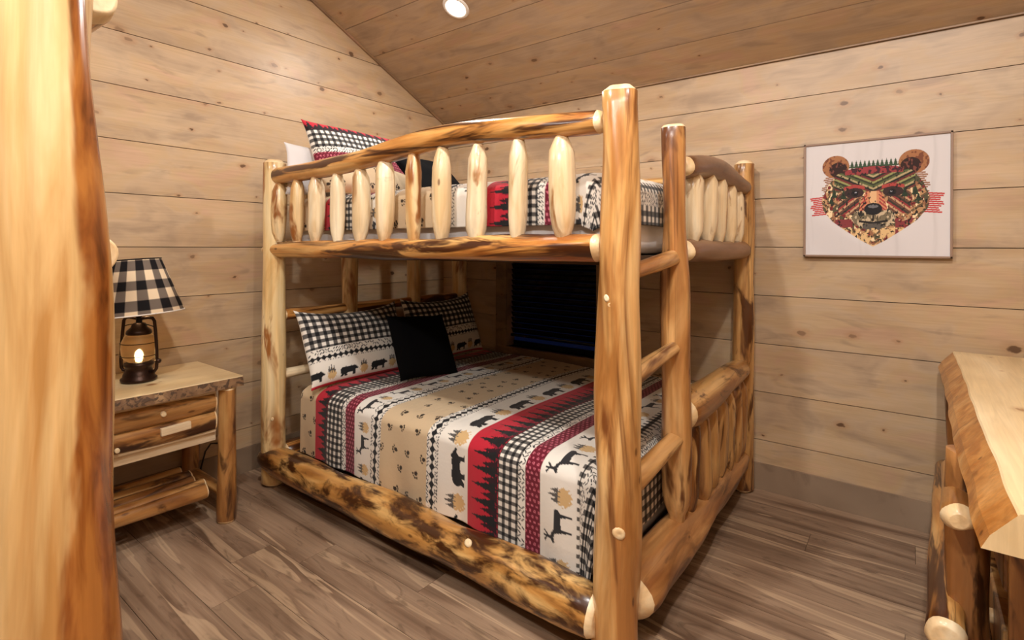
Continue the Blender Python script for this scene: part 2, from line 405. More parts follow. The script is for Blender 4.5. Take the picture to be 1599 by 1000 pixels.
# ---------------------------------------------------------------- printed pattern (numpy)
def C3(c): return np.array(lin(c), np.float32)
WHITE, TAN, RED, MAROON, BLACK, GREY = C3((228, 222, 212)), C3((204, 180, 146)), C3((184, 34, 52)), C3((104, 18, 38)), C3((24, 24, 27)), C3((120, 116, 112))
def inpoly(x, y, poly):
    r = np.zeros(x.shape, bool); n = len(poly); j = n - 1
    for i in range(n):
        xi, yi = poly[i]; xj, yj = poly[j]
        if yi != yj:
            c = ((yi > y) != (yj > y)) & (x < (xj - xi) * (y - yi) / (yj - yi) + xi)
            r ^= c
        j = i
    return r
BEAR = [(0, .30), (.02, .46), (.12, .56), (.32, .60), (.48, .55), (.60, .60), (.70, .57), (.76, .63), (.81, .58), (.93, .46), (1, .40), (.97, .34), (.87, .35), (.80, .28), (.80, .05), (.85, 0), (.68, 0), (.67, .18), (.56, .22), (.42, .20), (.35, .16), (.37, 0), (.22, 0), (.21, .15), (.14, .03), (.02, 0), (.05, .18)]
DEER = [(.05, .60), (.02, .50), (.10, .42), (.12, .22), (.10, 0), (.15, 0), (.18, .22), (.22, .38), (.50, .36), (.52, .20), (.50, 0), (.55, 0), (.58, .22), (.62, .40), (.68, .56), (.78, .60), (.90, .56), (.93, .62), (.84, .72), (.86, .84), (.98, .92), (.96, .97), (.84, .90), (.86, 1.0), (.80, 1.0), (.79, .88), (.70, .98), (.66, .95), (.77, .80), (.76, .72), (.66, .68), (.56, .60), (.20, .62)]
TREE = [(.5, 1), (.58, .82), (.68, .76), (.60, .74), (.72, .56), (.82, .50), (.70, .50), (.86, .30), (.98, .24), (.56, .22), (.56, 0), (.44, 0), (.44, .22), (.02, .24), (.14, .30), (.30, .50), (.18, .50), (.28, .56), (.40, .74), (.32, .76), (.42, .82)]
def h2(i, j): return (np.sin(i * 127.1 + j * 311.7) * 43758.5453) % 1.0
def gingham(a, b, c):
    k = ((np.floor(a / c).astype(int) % 2) + (np.floor(b / c).astype(int) % 2))
    out = np.empty(a.shape + (3,), np.float32); out[k == 0] = WHITE; out[k == 1] = GREY * 0.55; out[k == 2] = BLACK
    return out
def trellis(a, b):
    i, j = np.floor(a / .016), np.floor(b / .016); x, y = (a / .016) % 1 - .5, (b / .016) % 1 - .5
    r = h2(i, j); sx = np.where(r > .5, 1, -1)
    k = (np.abs(x - sx * y) < .24) & (np.hypot(x, y) < .52) & (r > .12)
    out = np.empty(a.shape + (3,), np.float32); out[:] = WHITE; out[k] = BLACK * 1.5 + .03
    return out
def diamonds(a, w, b, q=.24):
    """a in 0..w across, b along"""
    out = trellis(a, b)
    mid = np.abs(a - w / 2) < w * q; out[mid] = WHITE
    p = w * (q * 2 + .04); x = np.abs(a - w / 2) / (w * q); y = np.abs((b / p) % 1 - .5) * 2
    out[(x + y < 1.05)] = BLACK
    out[(x < .22)] = BLACK
    return out
def maroon(a, b):
    out = np.empty(a.shape + (3,), np.float32); out[:] = MAROON
    p = .021; row = np.floor(b / p); x = ((a + (row % 2) * p / 2) / p) % 1 - .5; y = (b / p) % 1 - .5
    out[np.hypot(x, y) < .26] = C3((196, 104, 120)); out[np.hypot(x, y) < .09] = MAROON
    return out
def motif(a, w, b, per, poly, x0, x1, s0, s1, col, out, flip=False, off=0.0):
    """poly drawn with 'up' toward -a; b is along the band"""
    mx = (((b + off) % per) / per - x0) / (x1 - x0)
    if flip: mx = 1 - mx
    my = ((w - a) / w - s0) / (s1 - s0)
    out[inpoly(mx, my, poly)] = col
def animals(a, w, b, kind):
    out = np.empty(a.shape + (3,), np.float32); out[:] = WHITE
    per = w * (1.66 if kind == 'bear' else 1.62)
    # tan bush with dark fir tops
    mx = ((b % per) / per); my = (w - a) / w
    cx = .80
    blob = ((mx - cx) / .13) ** 2 + ((my - .34) / .22) ** 2 < 1 + .5 * np.sin(mx * 90) * np.sin(my * 40)
    out[blob] = C3((206, 172, 122))
    for k in (-.07, 0.0, .07):
        motif(a, w, b, per, TREE, cx + k - .055, cx + k + .055, .42, .80 - abs(k), GREY * .5, out)
    if kind == 'bear': motif(a, w, b, per, BEAR, .04, .62, .12, .86, BLACK, out)
    else: motif(a, w, b, per, DEER, .08, .62, .10, .90, BLACK * 1.6 + .01, out, flip=True)
    return out
def trees(a, w, b):
    out = np.empty(a.shape + (3,), np.float32); out[:] = RED
    for per, off, hgt, wd, col in ((.062, .0, .50, 1.05, C3((128, 22, 44))), (.062, .031, .56, .95, C3((44, 14, 24))), (.066, .01, .86, .86, BLACK)):
        motif(a, w, b, per, TREE, .5 - wd / 2, .5 + wd / 2, -.10, hgt, col, out, off=off)
    out[(w - a) / w < .03] = BLACK
    return out
def paws(a, b):
    out = np.empty(a.shape + (3,), np.float32); out[:] = TAN
    p = .098; row = np.floor(b / p); aa = a + (row % 2) * p / 2; i = np.floor(aa / p)
    r = h2(i, row); x, y = (aa / p) % 1 - .5, (b / p) % 1 - .5
    x = x + (h2(i + 3, row) - .5) * .3; y = y + (h2(i, row + 5) - .5) * .3
    th = r * 6.28; c, s = np.cos(th), np.sin(th); u, v = x * c - y * s, x * s + y * c
    k = (u / .12) ** 2 + (v / .10) ** 2 < 1
    for q in (-.9, -.3, .3, .9):
        k |= np.hypot(u - .205 * np.cos(q), v - .205 * np.sin(q)) < .052
    out[k & (r < .86)] = C3((52, 40, 30))
    return out
BANDS = [('tan', .30, .60), ('red', .60, .72), ('ging', .72, .845), ('trel', .845, .875), ('mar', .875, .955), ('deer', .955, 1.085), ('dia', 1.085, 1.165), ('tan', 1.165, 1.485), ('dia', 1.485, 1.56), ('bear', 1.56, 1.735), ('red', 1.735, 1.905), ('ging', 1.905, 2.0), ('trel', 2.0, 2.035), ('mar', 2.035, 2.105), ('deer', 2.105, 2.265), ('ging', 2.265, 2.315), ('trel', 2.315, 2.37), ('ging', 2.37, 3.0)]
def quilt_color(s, tt):
    out = np.empty(s.shape + (3,), np.float32); out[:] = TAN
    for k, a0, a1 in BANDS:
        mk = (s >= a0) & (s < a1)
        if not mk.any(): continue
        a, b, w = s[mk] - a0, tt[mk] + 5.0, a1 - a0
        if k == 'tan': c = paws(a, b)
        elif k == 'red': c = trees(a, w, b)
        elif k == 'ging': c = gingham(a, b, .0165 if w < .2 else .0215)
        elif k == 'trel': c = trellis(a, b)
        elif k == 'mar': c = maroon(a, b)
        elif k == 'deer': c = animals(a, w, b, 'deer')
        elif k == 'bear': c = animals(a, w, b, 'bear')
        else: c = diamonds(a, w, b)
        out[mk] = c
    return out
def sham_color(u, v, w, h):
    """u across 0..w, v up 0..h: gingham above, border rows below"""
    out = gingham(u, v, .0225)
    def rows(v0, v1, fn):
        mk = (v >= v0 * h) & (v < v1 * h)
        out[mk] = fn((v1 * h - v[mk]), (v1 - v0) * h, u[mk])
    rows(-.1, .035, lambda a, ww, b: trees(a, ww, b))
    rows(.035, .30, lambda a, ww, b: animals(a, ww, b + .05, 'bear'))
    rows(.30, .385, lambda a, ww, b: diamonds(a, ww, b, .40))
    rows(.385, .45, lambda a, ww, b: trellis(a, b))
    return out

# ---------------------------------------------------------------- the room
BW, GAP = 0.2757, 0.0038
def structure(name): 
    o = bpy.data.objects.new(name, None); COL.objects.link(o); o['kind'] = 'structure'; return o
def backing(name, verts, mat, parent):
    me = bpy.data.meshes.new(name); me.from_pydata(verts, [], [tuple(range(len(verts)))]); me.update()
    return link(name, me, mat, parent)
TH = 0.018
OPEN = (0.70, 1.49, 0.60, 1.72)     # window opening x0 x1 z0 z1
def wall_boards(par, kind, zref):
    zs = []
    z = zref - 6 * BW
    while z < 3.7: zs.append(z); z += BW
    for z0 in zs:
        z1 = z0 + BW - GAP; z0c = max(z0, 0.0)
        if z1 <= 0.02: continue
        if kind in ('right', 'back'):
            if z0 > EAVE: continue
            z1c = min(z1, EAVE - .002)
            spans = [(0.0, ROOM_X)]
            if kind == 'right' and z1c > OPEN[2] - .0 and z0c < OPEN[3]: spans = [(0.0, OPEN[0] - .02), (OPEN[1] + .02, ROOM_X)]
            for a, b in spans:
                if kind == 'right': plate('board', [(a, z0c), (b, z0c), (b, z1c), (a, z1c)], 'wall', par, ((1, 0, 0), (0, 1, 0), (0, 0, 1)), (0, 0, 0), TH)
                else: plate('board', [(a, z0c), (b, z0c), (b, z1c), (a, z1c)], 'wall', par, ((-1, 0, 0), (0, -1, 0), (0, 0, 1)), (ROOM_X, ROOM_Y, 0), TH)
        else:
            lo = lambda z: 0.0 if z < EAVE else (z - EAVE) / SLOPE
            half = -ROOM_Y / 2
            if lo(z0c) >= half - .03: continue
            z1c = min(z1, EAVE + half * SLOPE - .001)
            L = -ROOM_Y
            poly = [(lo(z0c), z0c), (L - lo(z0c), z0c)]
            if z0c < EAVE < z1c: poly.append((L, EAVE))
            poly += [(L - lo(z1c), z1c), (lo(z1c), z1c)]
            if z0c < EAVE < z1c: poly.append((0, EAVE))
            if kind == 'left': plate('board', poly, 'wall', par, ((0, 1, 0), (-1, 0, 0), (0, 0, 1)), (0, ROOM_Y, 0), TH)
            else: plate('board', poly, 'wall', par, ((0, -1, 0), (1, 0, 0), (0, 0, 1)), (ROOM_X, 0, 0), TH)
wall_right = structure('wall_right'); wall_left = structure('wall_left'); wall_back = structure('wall_back'); wall_front = structure('wall_front')
wall_boards(wall_right, 'right', 1.385); wall_boards(wall_left, 'left', 1.368)
wall_boards(wall_back, 'back', 1.385); wall_boards(wall_front, 'front', 1.385)
zr = ceil_z(RIDGE_Y) + .1
for n, p, a, b in (('wall_backing', wall_right, (-.05, TH + .006), (OPEN[0] - .02, TH + .06)), ('wall_backing', wall_right, (OPEN[1] + .02, TH + .006), (ROOM_X + .05, TH + .06))):
    box(n, (a[0], a[1] - .002, -.05), (b[0], b[1], EAVE + .1), 'gap', p)
box('wall_backing', (OPEN[0] - .02, TH + .004, -.05), (OPEN[1] + .02, TH + .06, OPEN[2]), 'gap', wall_right)
box('wall_backing', (OPEN[0] - .02, TH + .004, OPEN[3]), (OPEN[1] + .02, TH + .06, EAVE + .1), 'gap', wall_right)
for z0, z1 in ((.559, OPEN[2]), (OPEN[3], 1.938)):   # board pieces above and below the window
    plate('board', [(OPEN[0] - .02, z0), (OPEN[1] + .02, z0), (OPEN[1] + .02, z1), (OPEN[0] - .02, z1)], 'wall', wall_right, ((1, 0, 0), (0, 1, 0), (0, 0, 1)), (0, 0, 0), TH)
box('wall_backing', (-.07, ROOM_Y - .05, -.05), (-TH - .001, .07, zr), 'gap', wall_left)
box('wall_backing', (ROOM_X + TH + .001, ROOM_Y - .05, -.05), (ROOM_X + .07, .07, zr), 'gap', wall_front)
box('wall_backing', (-.05, ROOM_Y - .07, -.05), (ROOM_X + .05, ROOM_Y - TH - .001, EAVE + .1), 'gap', wall_back)

ceiling = structure('ceiling')
cs = math.hypot(1, SLOPE)
def ceil_boards():
    dy = 0.252
    edges = [0.0]
    y = -0.004
    while y > RIDGE_Y + .02: edges.append(max(y - dy, RIDGE_Y)); y -= dy
    for side in (0, 1):
        for a, b in zip(edges[:-1], edges[1:]):
            l0, l1 = -a * cs + GAP / 2, -b * cs - GAP / 2
            if side == 0: bas = ((1, 0, 0), (0, SLOPE / cs, 1 / cs), (0, -1 / cs, SLOPE / cs)); org = (0, 0, EAVE)
            else: bas = ((-1, 0, 0), (0, -SLOPE / cs, 1 / cs), (0, 1 / cs, SLOPE / cs)); org = (ROOM_X, ROOM_Y, EAVE)
            plate('board', [(0.0, l0), (ROOM_X, l0), (ROOM_X, l1), (0.0, l1)], 'ceiling', ceiling, bas, org, TH)
        o = TH * 1.25 / 1
    z0, zt = EAVE + TH * 1.3, ceil_z(RIDGE_Y) + TH * 1.3
    for ya, yb in ((.06, RIDGE_Y), (ROOM_Y - .06, RIDGE_Y)):
        za = z0 - .06 * SLOPE
        vs = [(-.06, ya, za), (ROOM_X + .06, ya, za), (ROOM_X + .06, yb, zt), (-.06, yb, zt)]
        vs += [(x, y, z + .05) for x, y, z in vs]
        me = bpy.data.meshes.new('ceiling_backing'); me.from_pydata(vs, [], [(0, 1, 2, 3), (7, 6, 5, 4), (0, 4, 5, 1), (1, 5, 6, 2), (2, 6, 7, 3), (3, 7, 4, 0)]); me.update()
        link('ceiling_backing', me, 'gap_light', ceiling)
ceil_boards()

# floor planks run along x
floor = structure('floor')
box('subfloor', (-.06, ROOM_Y - .06, -.10), (ROOM_X + .06, .06, -.012), 'floor_gap', floor)
PL, PWD = 1.32, 0.182
rnd = random.Random(11)
plank_me = {}
y = 0.0; row = 0
while y > ROOM_Y:
    x = -rnd.uniform(0.1, 1.2)
    y0 = max(y - PWD, ROOM_Y)
    while x < ROOM_X:
        a, b = max(x, 0.0), min(x + PL, ROOM_X)
        if b - a > .02:
            key = (round(b - a, 3), round(y - y0, 3))
            if key not in plank_me: plank_me[key] = box_mesh('plank', (b - a - .0015, y - y0 - .002, .012))
            o = link('plank', plank_me[key], 'floor', floor); o.location = ((a + b) / 2, (y + y0) / 2, -.006)
        x += PL
    y = y0 if y0 > ROOM_Y + .001 else ROOM_Y - 1; row += 1

def base_strip(name, lo, hi, rot=False):
    o = box(name, lo, hi, 'base'); o['kind'] = 'structure'; return o
base_strip('baseboard_right', (0.0, -.014, 0), (ROOM_X, 0.0, .150))
# left baseboard built along local x
me = box_mesh('baseboard_left', (-ROOM_Y - .03, .014, .150)); o = link('baseboard_left', me, 'base'); o.location = (.007, ROOM_Y / 2, .075); o.rotation_euler = (0, 0, math.pi / 2); o['kind'] = 'structure'
me = box_mesh('baseboard_back', (ROOM_X - .03, .014, .150)); o = link('baseboard_back', me, 'base'); o.location = (ROOM_X / 2, ROOM_Y + .007, .075); o['kind'] = 'structure'
me = box_mesh('baseboard_front', (-ROOM_Y - .03, .014, .150)); o = link('baseboard_front', me, 'base'); o.location = (ROOM_X - .007, ROOM_Y / 2, .075); o.rotation_euler = (0, 0, math.pi / 2); o['kind'] = 'structure'
o = box('trim_1', (0.0, -.016, EAVE - .0), (ROOM_X, .012, EAVE + .03), 'trim'); o['kind'] = 'structure'
plate('trim_2', [(0, -.0), (-RIDGE_Y * cs, 0), (-RIDGE_Y * cs, .022), (0, .022)], 'trim', None, ((0, -1 / cs, SLOPE / cs), (-1, 0, 0), (0, SLOPE / cs, 1 / cs)), (.016, 0, EAVE - .016), .016)['kind'] = 'structure'

# window behind the bed
win = structure('window_1'); x0, x1, z0, z1 = OPEN
CW = .10
box('casing', (x0 - CW, -.022, z0 - CW), (x1 + CW, 0, z0), 'shaded_wood', win, .003)
box('casing', (x0 - CW, -.022, z1), (x1 + CW, 0, z1 + CW), 'shaded_wood', win, .003)
box('casing', (x0 - CW, -.022, z0), (x0, 0, z1), 'shaded_wood', win, .003)
box('casing', (x1, -.022, z0), (x1 + CW, 0, z1), 'shaded_wood', win, .003)
box('jamb', (x0 - .02, 0, z0 - .0), (x0, .12, z1), 'shaded_wood', win)
box('jamb', (x1, 0, z0), (x1 + .02, .12, z1), 'shaded_wood', win)
box('jamb', (x0 - .02, .0, z0 - .02), (x1 + .02, .12, z0), 'shaded_wood', win)
box('jamb', (x0 - .02, .0, z1), (x1 + .02, .12, z1 + .02), 'shaded_wood', win)
box('pane', (x0, .095, z0), (x1, .105, z1), 'pane', win)
box('sash', (x0, .08, z0), (x1, .095, z0 + .035), 'black_metal', win)
box('sash', (x0, .08, z0 + .53), (x1, .095, z0 + .565), 'black_metal', win)
blind = empty('window_blind', ((x0 + x1) / 2, .05, z0 + .07), 'dark glossy slatted blind in the window behind the lower bunk', 'blind')
sm = box_mesh('slat', (x1 - x0 - .02, .046, .003))
z = z0 + .120; k = 0
while z < z1 - .06:
    o = link('slat', sm, 'slat', blind); place(o, Matrix.Translation(((x0 + x1) / 2, .05, z)) @ Matrix.Rotation(math.radians(-62), 4, 'X')); z += .042
box('bottom_rail', (x0 + .01, .03, z0 + .075), (x1 - .01, .072, z0 + .095), 'slat', blind, .004)
box('head_rail', (x0 + .005, .025, z1 - .05), (x1 - .005, .075, z1 - .002), 'slat', blind, .004)

# ---------------------------------------------------------------- lamps in the ceiling and added fill lights
def can_light(x, y, label):
    z = ceil_z(y); sgn = -1 if y > RIDGE_Y else 1
    ang = math.atan(SLOPE)
    rot = Matrix.Rotation(ang * (-1 if sgn < 0 else 1), 4, 'X')
    root = empty('recessed_light', (x, y, z), label, 'ceiling light', 'recessed ceiling lights')
    root.rotation_euler = rot.to_euler()
    o = link('trim_ring', lathe_mesh('trim_ring', [(.064, .0), (.062, -.004), (.070, -.008), (.082, -.006), (.086, 0.0), (.086, .002)], 40), 'white_trim', root, True)
    link('lens', lathe_mesh('lens', [(.0005, -.004), (.03, -.004), (.0625, -.002)], 40), 'lens', root, True)
    l = area_light('can_lamp', (0, 0, -.012), .12, CAN_POWER * (.55 if y > -1 else .45 if x < 1 else 1.25 if y > -3 else .8), LIGHT_COL); l.parent = root
for i, (x, y) in enumerate(CAN_SPOTS):
    can_light(x, y, 'round white recessed light lit in the sloped ceiling above the bunk bed' if i == 0 else ['', 'recessed light in the rear ceiling slope near the left wall', 'recessed light in the rear ceiling slope near the second bunk', 'added fill light beside the ridge above the gap between the bunks', 'added fill light beside the ridge above the dresser end'][i])
pz = ceil_z(FLASH_FILL[1])
root = empty('flash_fill', FLASH_FILL, 'added round fill light standing in for flash above the camera', 'lamp')  # unseen fixture built around the added flash fill
link('canopy', lathe_mesh('canopy', [(.001, pz - FLASH_FILL[2]), (.06, pz - FLASH_FILL[2]), (.055, pz - FLASH_FILL[2] - .03), (.001, pz - FLASH_FILL[2] - .035)], 28), 'white_trim', root, True)
link('stem', tube_mesh('stem', [(0, 0, .19), (0, 0, pz - FLASH_FILL[2] - .02)], .008), 'black_metal', root, True)
link('globe', lathe_mesh('globe', [(max(.001, .15 * math.sin(a)), -.15 * math.cos(a)) for a in np.linspace(0, math.pi, 20)], 32), 'globe', root, True)
link('cap', lathe_mesh('cap', [(.07, .135), (.06, .16), (.02, .19), (.001, .195)], 28), 'black_metal', root, True)
l = bpy.data.lights.new('flash_fill_glow', 'POINT'); l.energy = FLASH_FILL_POWER; l.color = LIGHT_COL; l.shadow_soft_size = .17
lo_ = bpy.data.objects.new('flash_fill_glow', l); COL.objects.link(lo_); lo_.parent = root

# ---------------------------------------------------------------- bunk beds
SPIN = [(0, .020), (.05, .024), (.10, .038), (.25, 1), (.75, 1), (.90, .036), (.95, .024), (1, .018)]
def spindle_prof(r, rr):
    k0, k1 = rr.uniform(.05, .09), rr.uniform(.92, .96)
    return [(0, .024), (k0, .026), (k0 + .03, r * .74), (k0 + .09, r * .95), (k0 + .16, r), (.5, r * rr.uniform(.96, 1.08)), (k1 - .14, r), (k1 - .07, r * .90), (k1 - .02, r * .68), (k1, .026), (1, .022)]
def arch(pk, lo=0.0):
    return lambda t: math.sin(math.pi * t ** pk)
F_Y, R_Y, H_X, FT_X = -1.675, -0.085, 0.285, 2.465

bed = empty('bunk_bed', (1.4, -.87, 0), 'large log bunk bed with ladder in the corner under the sloped ceiling', 'bunk bed')
# posts
p = log('post', (H_X + .01, F_Y, 0), (H_X + .005, F_Y, 1.872), [(0, .068), (.3, .066), (.7, .062), (1, .058)], 'post', bed, 21, roll=2.2)
near = log('post', (FT_X - .006, F_Y, 0), (FT_X + .002, F_Y, 1.905), [(0, .078), (.25, .076), (.42, .074), (.7, .066), (.85, .061), (1, .059)], 'amber', bed, 22, roll=.8, bump=.009, seg=36)
log('post', (FT_X, R_Y, 0), (FT_X, R_Y, 1.872), [(0, .056), (.4, .058), (1, .052)], 'gnarly', bed, 23)
log('post', (H_X - .02, R_Y, 0), (H_X - .02, R_Y, 1.872), [(0, .066), (1, .058)], 'post', bed, 24)
def knot(pos, nrm, r, parent, seed):
    rr = random.Random(seed); n = 12; vs, fs = [], []
    for i, (rad, h) in enumerate(((1.0, -.3), (.95, .25), (.6, .42), (.22, .34))):
        for s in range(n):
            th = 2 * math.pi * s / n; k = r * rad * (1 + .10 * math.sin(2 * th + seed)); vs.append((k * math.cos(th), k * math.sin(th), h * r))
    for i in range(3):
        for s in range(n):
            a, b = i * n + s, i * n + (s + 1) % n; fs.append((a, b, b + n, a + n))
    fs.append(tuple(3 * n + s for s in range(n)))
    me = bpy.data.meshes.new('knot'); me.from_pydata(vs, [], fs); me.update()
    o = link('knot', me, 'end', parent, True)
    mw = Matrix.Translation(Vector(pos)) @ Vector(nrm).normalized().to_track_quat('Z', 'Y').to_matrix().to_4x4()
    bpy.context.view_layer.update()
    o.matrix_local = parent.matrix_world.inverted() @ mw
    return o
bpy.context.view_layer.update()
for x, y, z, ang, r, par, sd in ((2.498, -1.740, .479, -60, .021, near, 3), (2.455, -1.743, 1.216, -98, .012, near, 4), (2.467, -1.744, 1.196, -88, .009, near, 6), (.348, -1.712, .394, -34, .010, p, 5)):
    knot((x, y, z), (math.cos(math.radians(ang)), math.sin(math.radians(ang)), 0), r, par, sd)
# front rails
X0, X1 = H_X - .06, FT_X - .055
g = log('guard_rail', (X0, F_Y, 1.775), (X1, F_Y, 1.792), [(0, .034), (.05, .046), (.5, .050), (.9, .044), (1, .040)], 'rail', bed, 31, bow=((0, 0, .052), lambda t: math.exp(-((t - .68) / .24) ** 2)), chamfer=.024, cham_r=.80)
log('upper_side_rail', (X0 - .02, F_Y, 1.352), (X1, F_Y, 1.376), [(0, .036), (.06, .044), (.5, .047), (1, .050)], 'rail', bed, 37, chamfer=.028, cham_r=.86)
br = log('lower_side_rail', (X0 + .02, F_Y - .005, .147), (X1, F_Y - .005, .152), [(0, .070), (.05, .080), (.5, .085), (.95, .083), (1, .080)], 'mottled', bed, 33, chamfer=.02, cham_r=.88, bump=.006)
bpy.context.view_layer.update()
knot((1.86, F_Y - .06, .225), (0.1, -.7, .7), .016, br, 9)
rr = random.Random(5)
SP = [(.347, 1.728), (.534, 1.737), (.713, 1.737), (.907, 1.739), (1.09, 1.75), (1.273, 1.779), (1.474, 1.789), (1.648, 1.79), (1.845, 1.774), (2.046, 1.769), (2.244, 1.760)]
SR = [.043, .038, .043, .039, .042, .042, .036, .040, .042, .036, .047]
SMAT = ['palebrown', 'palebrown', 'pale', 'pale', 'pale', 'pale', 'palebrown', 'pale', 'pale', 'pale', 'pale']
for i, ((x, zt), r) in enumerate(zip(SP, SR)):
    lean = rr.uniform(-.006, .006)
    log('spindle', (x - lean, F_Y, 1.395), (x + lean, F_Y, zt + .012), spindle_prof(r, rr), SMAT[i], bed, 50 + i, roll=rr.uniform(0, 6), chamfer=.008, cham_r=.9, seg=16,
        bow=((rr.uniform(-.008, .008), rr.uniform(-.006, .006), 0), lambda t: math.sin(math.pi * t)))
# rear rails
log('guard_rail', (H_X, R_Y, 1.77), (FT_X - .05, R_Y, 1.77), .045, 'rail', bed, 34)
log('upper_side_rail', (H_X, R_Y, 1.36), (FT_X - .05, R_Y, 1.36), .045, 'rail', bed, 35)
log('lower_side_rail', (H_X, R_Y, .15), (FT_X - .05, R_Y, .15), .07, 'mottled', bed, 36)
# headboard
for z, r in ((.972, .032), (.621, .030), (1.36, .045), (.15, .07), (1.77, .045)):
    log('headboard_rail', (H_X, F_Y + .05, z), (H_X - .005, R_Y - .05, z), r, 'rail' if z != .621 else 'pale', bed, int(z * 100))
for y in (-1.157, -.60):
    log('headboard_post', (H_X, y, .16), (H_X, y, 1.36), [(0, .048), (1, .050)], 'post', bed, int(-y * 100))
for i, y in enumerate((-1.45, -1.2, -.95, -.7, -.45, -.25)):
    log('spindle', (H_X, y, 1.395), (H_X, y, 1.745), spindle_prof(.04, rr), 'pale', bed, 80 + i, chamfer=.008, cham_r=.9, seg=16)
# ladder and footboard
LY = -1.165
lp = log('ladder_post', (FT_X + .003, LY + .03, .235), (FT_X, LY - .03, 1.868), [(0, .026), (.035, .034), (.07, .056), (.3, .060), (.6, .056), (.75, .046), (1, .045)], 'ladder', bed, 41, chamfer=.01, cham_r=.85)
for z0_, z1_, r in ((1.290, 1.345, (.027, .031)), (.925, .985, (.033, .027)), (.560, .612, (.038, .034))):
    log('rung', (FT_X, F_Y + .05, z0_), (FT_X + .008, LY + .012, z1_), r, 'ladder', bed, int(z0_ * 50), chamfer=.012, cham_r=.8, seg=16)
FY0, FY1 = LY + .06, R_Y - .035
log('footboard_rail', (FT_X, FY0, 1.715), (FT_X, FY1, 1.715), [(0, .040), (.06, .050), (.5, .054), (1, .048)], 'bark', bed, 61, bow=((0, 0, .042), lambda t: math.sin(math.pi * min(1, t * 1.0)) ** 1.3), chamfer=.03, cham_r=.72)
log('footboard_rail', (FT_X, FY0 + .01, 1.362), (FT_X, FY1, 1.366), [(0, .040), (.05, .050), (1, .050)], 'bark', bed, 62, chamfer=.03, cham_r=.72)
log('footboard_rail', (FT_X, LY + .05, .685), (FT_X, FY1, .705), [(0, .066), (.12, .078), (.5, .070), (1, .050)], 'gnarly', bed, 63, chamfer=.03, cham_r=.75)
log('footboard_rail', (FT_X, F_Y + .06, .190), (FT_X, FY1, .190), [(0, .075), (.06, .092), (.25, .084), (.6, .070), (1, .056)], 'footlog', bed, 64, chamfer=.035, cham_r=.72, bump=.007)
for i, y in enumerate((-.955, -.752, -.576, -.394, -.24)):
    log('spindle', (FT_X, y, 1.40), (FT_X, y + rr.uniform(-.01, .01), 1.72 + .02 * math.sin(i)), spindle_prof(.046 if i < 2 else .040, rr), 'pale', bed, 90 + i, roll=i * 1.3, chamfer=.008, cham_r=.9, seg=16)
for i, y in enumerate((-1.0, -.86, -.72, -.58, -.44, -.31, -.20)):
    log('spindle', (FT_X, y, .22), (FT_X, y + rr.uniform(-.015, .015), .665), spindle_prof(.050, rr), 'gnarly', bed, 100 + i, roll=i * 2.3, chamfer=.008, cham_r=.9, seg=16, bump=.010)
box('bunk_deck', (H_X + .06, F_Y + .075, 1.315), (FT_X - .06, R_Y - .07, 1.345), 'gap', bed)
box('bunk_deck', (H_X + .06, F_Y + .10, .14), (FT_X - .09, R_Y - .085, .17), 'gap', bed)

# second bunk bed: only its foot corner shows at the left edge
bed2 = empty('bunk_bed', (1.2, -3.8, 0), 'log bunk bed whose thick post fills the left edge, nearest the camera', 'bunk bed')
BX, BY, BR, BH = 2.105, -3.045, -4.62, .20
bp = log('post', (BX + .012, BY + .004, 0), (BX - .012, BY - .004, 2.02), [(0, .114), (.36, .104), (.6, .090), (.85, .070), (1, .066)], 'bigpost', bed2, 121, seg=40, roll=0, bump=.006)
log('post', (BX, BR, 0), (BX, BR, 1.88), .06, 'post', bed2, 122)
log('post', (BH, BY, 0), (BH, BY, 1.88), .06, 'post', bed2, 123)
log('post', (BH, BR, 0), (BH, BR, 1.88), .06, 'post', bed2, 124)
for y in (BY + .03, BR):
    log('guard_rail', (2.005, y + (.063 if y > -4 else 0), 1.85), (BH, y, 1.80), .044, 'rail', bed2, 125, chamfer=.05, cham_r=.8)
    log('upper_side_rail', (2.005, y + (.069 if y > -4 else 0), 1.361), (BH, y, 1.36), .044, 'rail', bed2, 126, chamfer=.05, cham_r=.75)
    log('lower_side_rail', (BX - .07, y, .15), (BH, y, .15), .08, 'mottled', bed2, 127)
    for i in range(9):
        x = .42 + i * .18
        log('spindle', (x, y, 1.395), (x, y, 1.765), spindle_prof(.040, rr), 'pale', bed2, 130 + i, chamfer=.008, cham_r=.9, seg=12)
for x in (BX, BH):
    for z, r in ((1.74, .045), (1.36, .045), (.70, .055), (.18, .07)):
        log('end_rail', (x, BY - .07, z), (x, BR + .04, z), r, 'rail', bed2, int(140 + z * 10))
box('bunk_deck', (BH + .06, BR + .07, 1.315), (BX - .10, BY - .085, 1.345), 'gap', bed2)

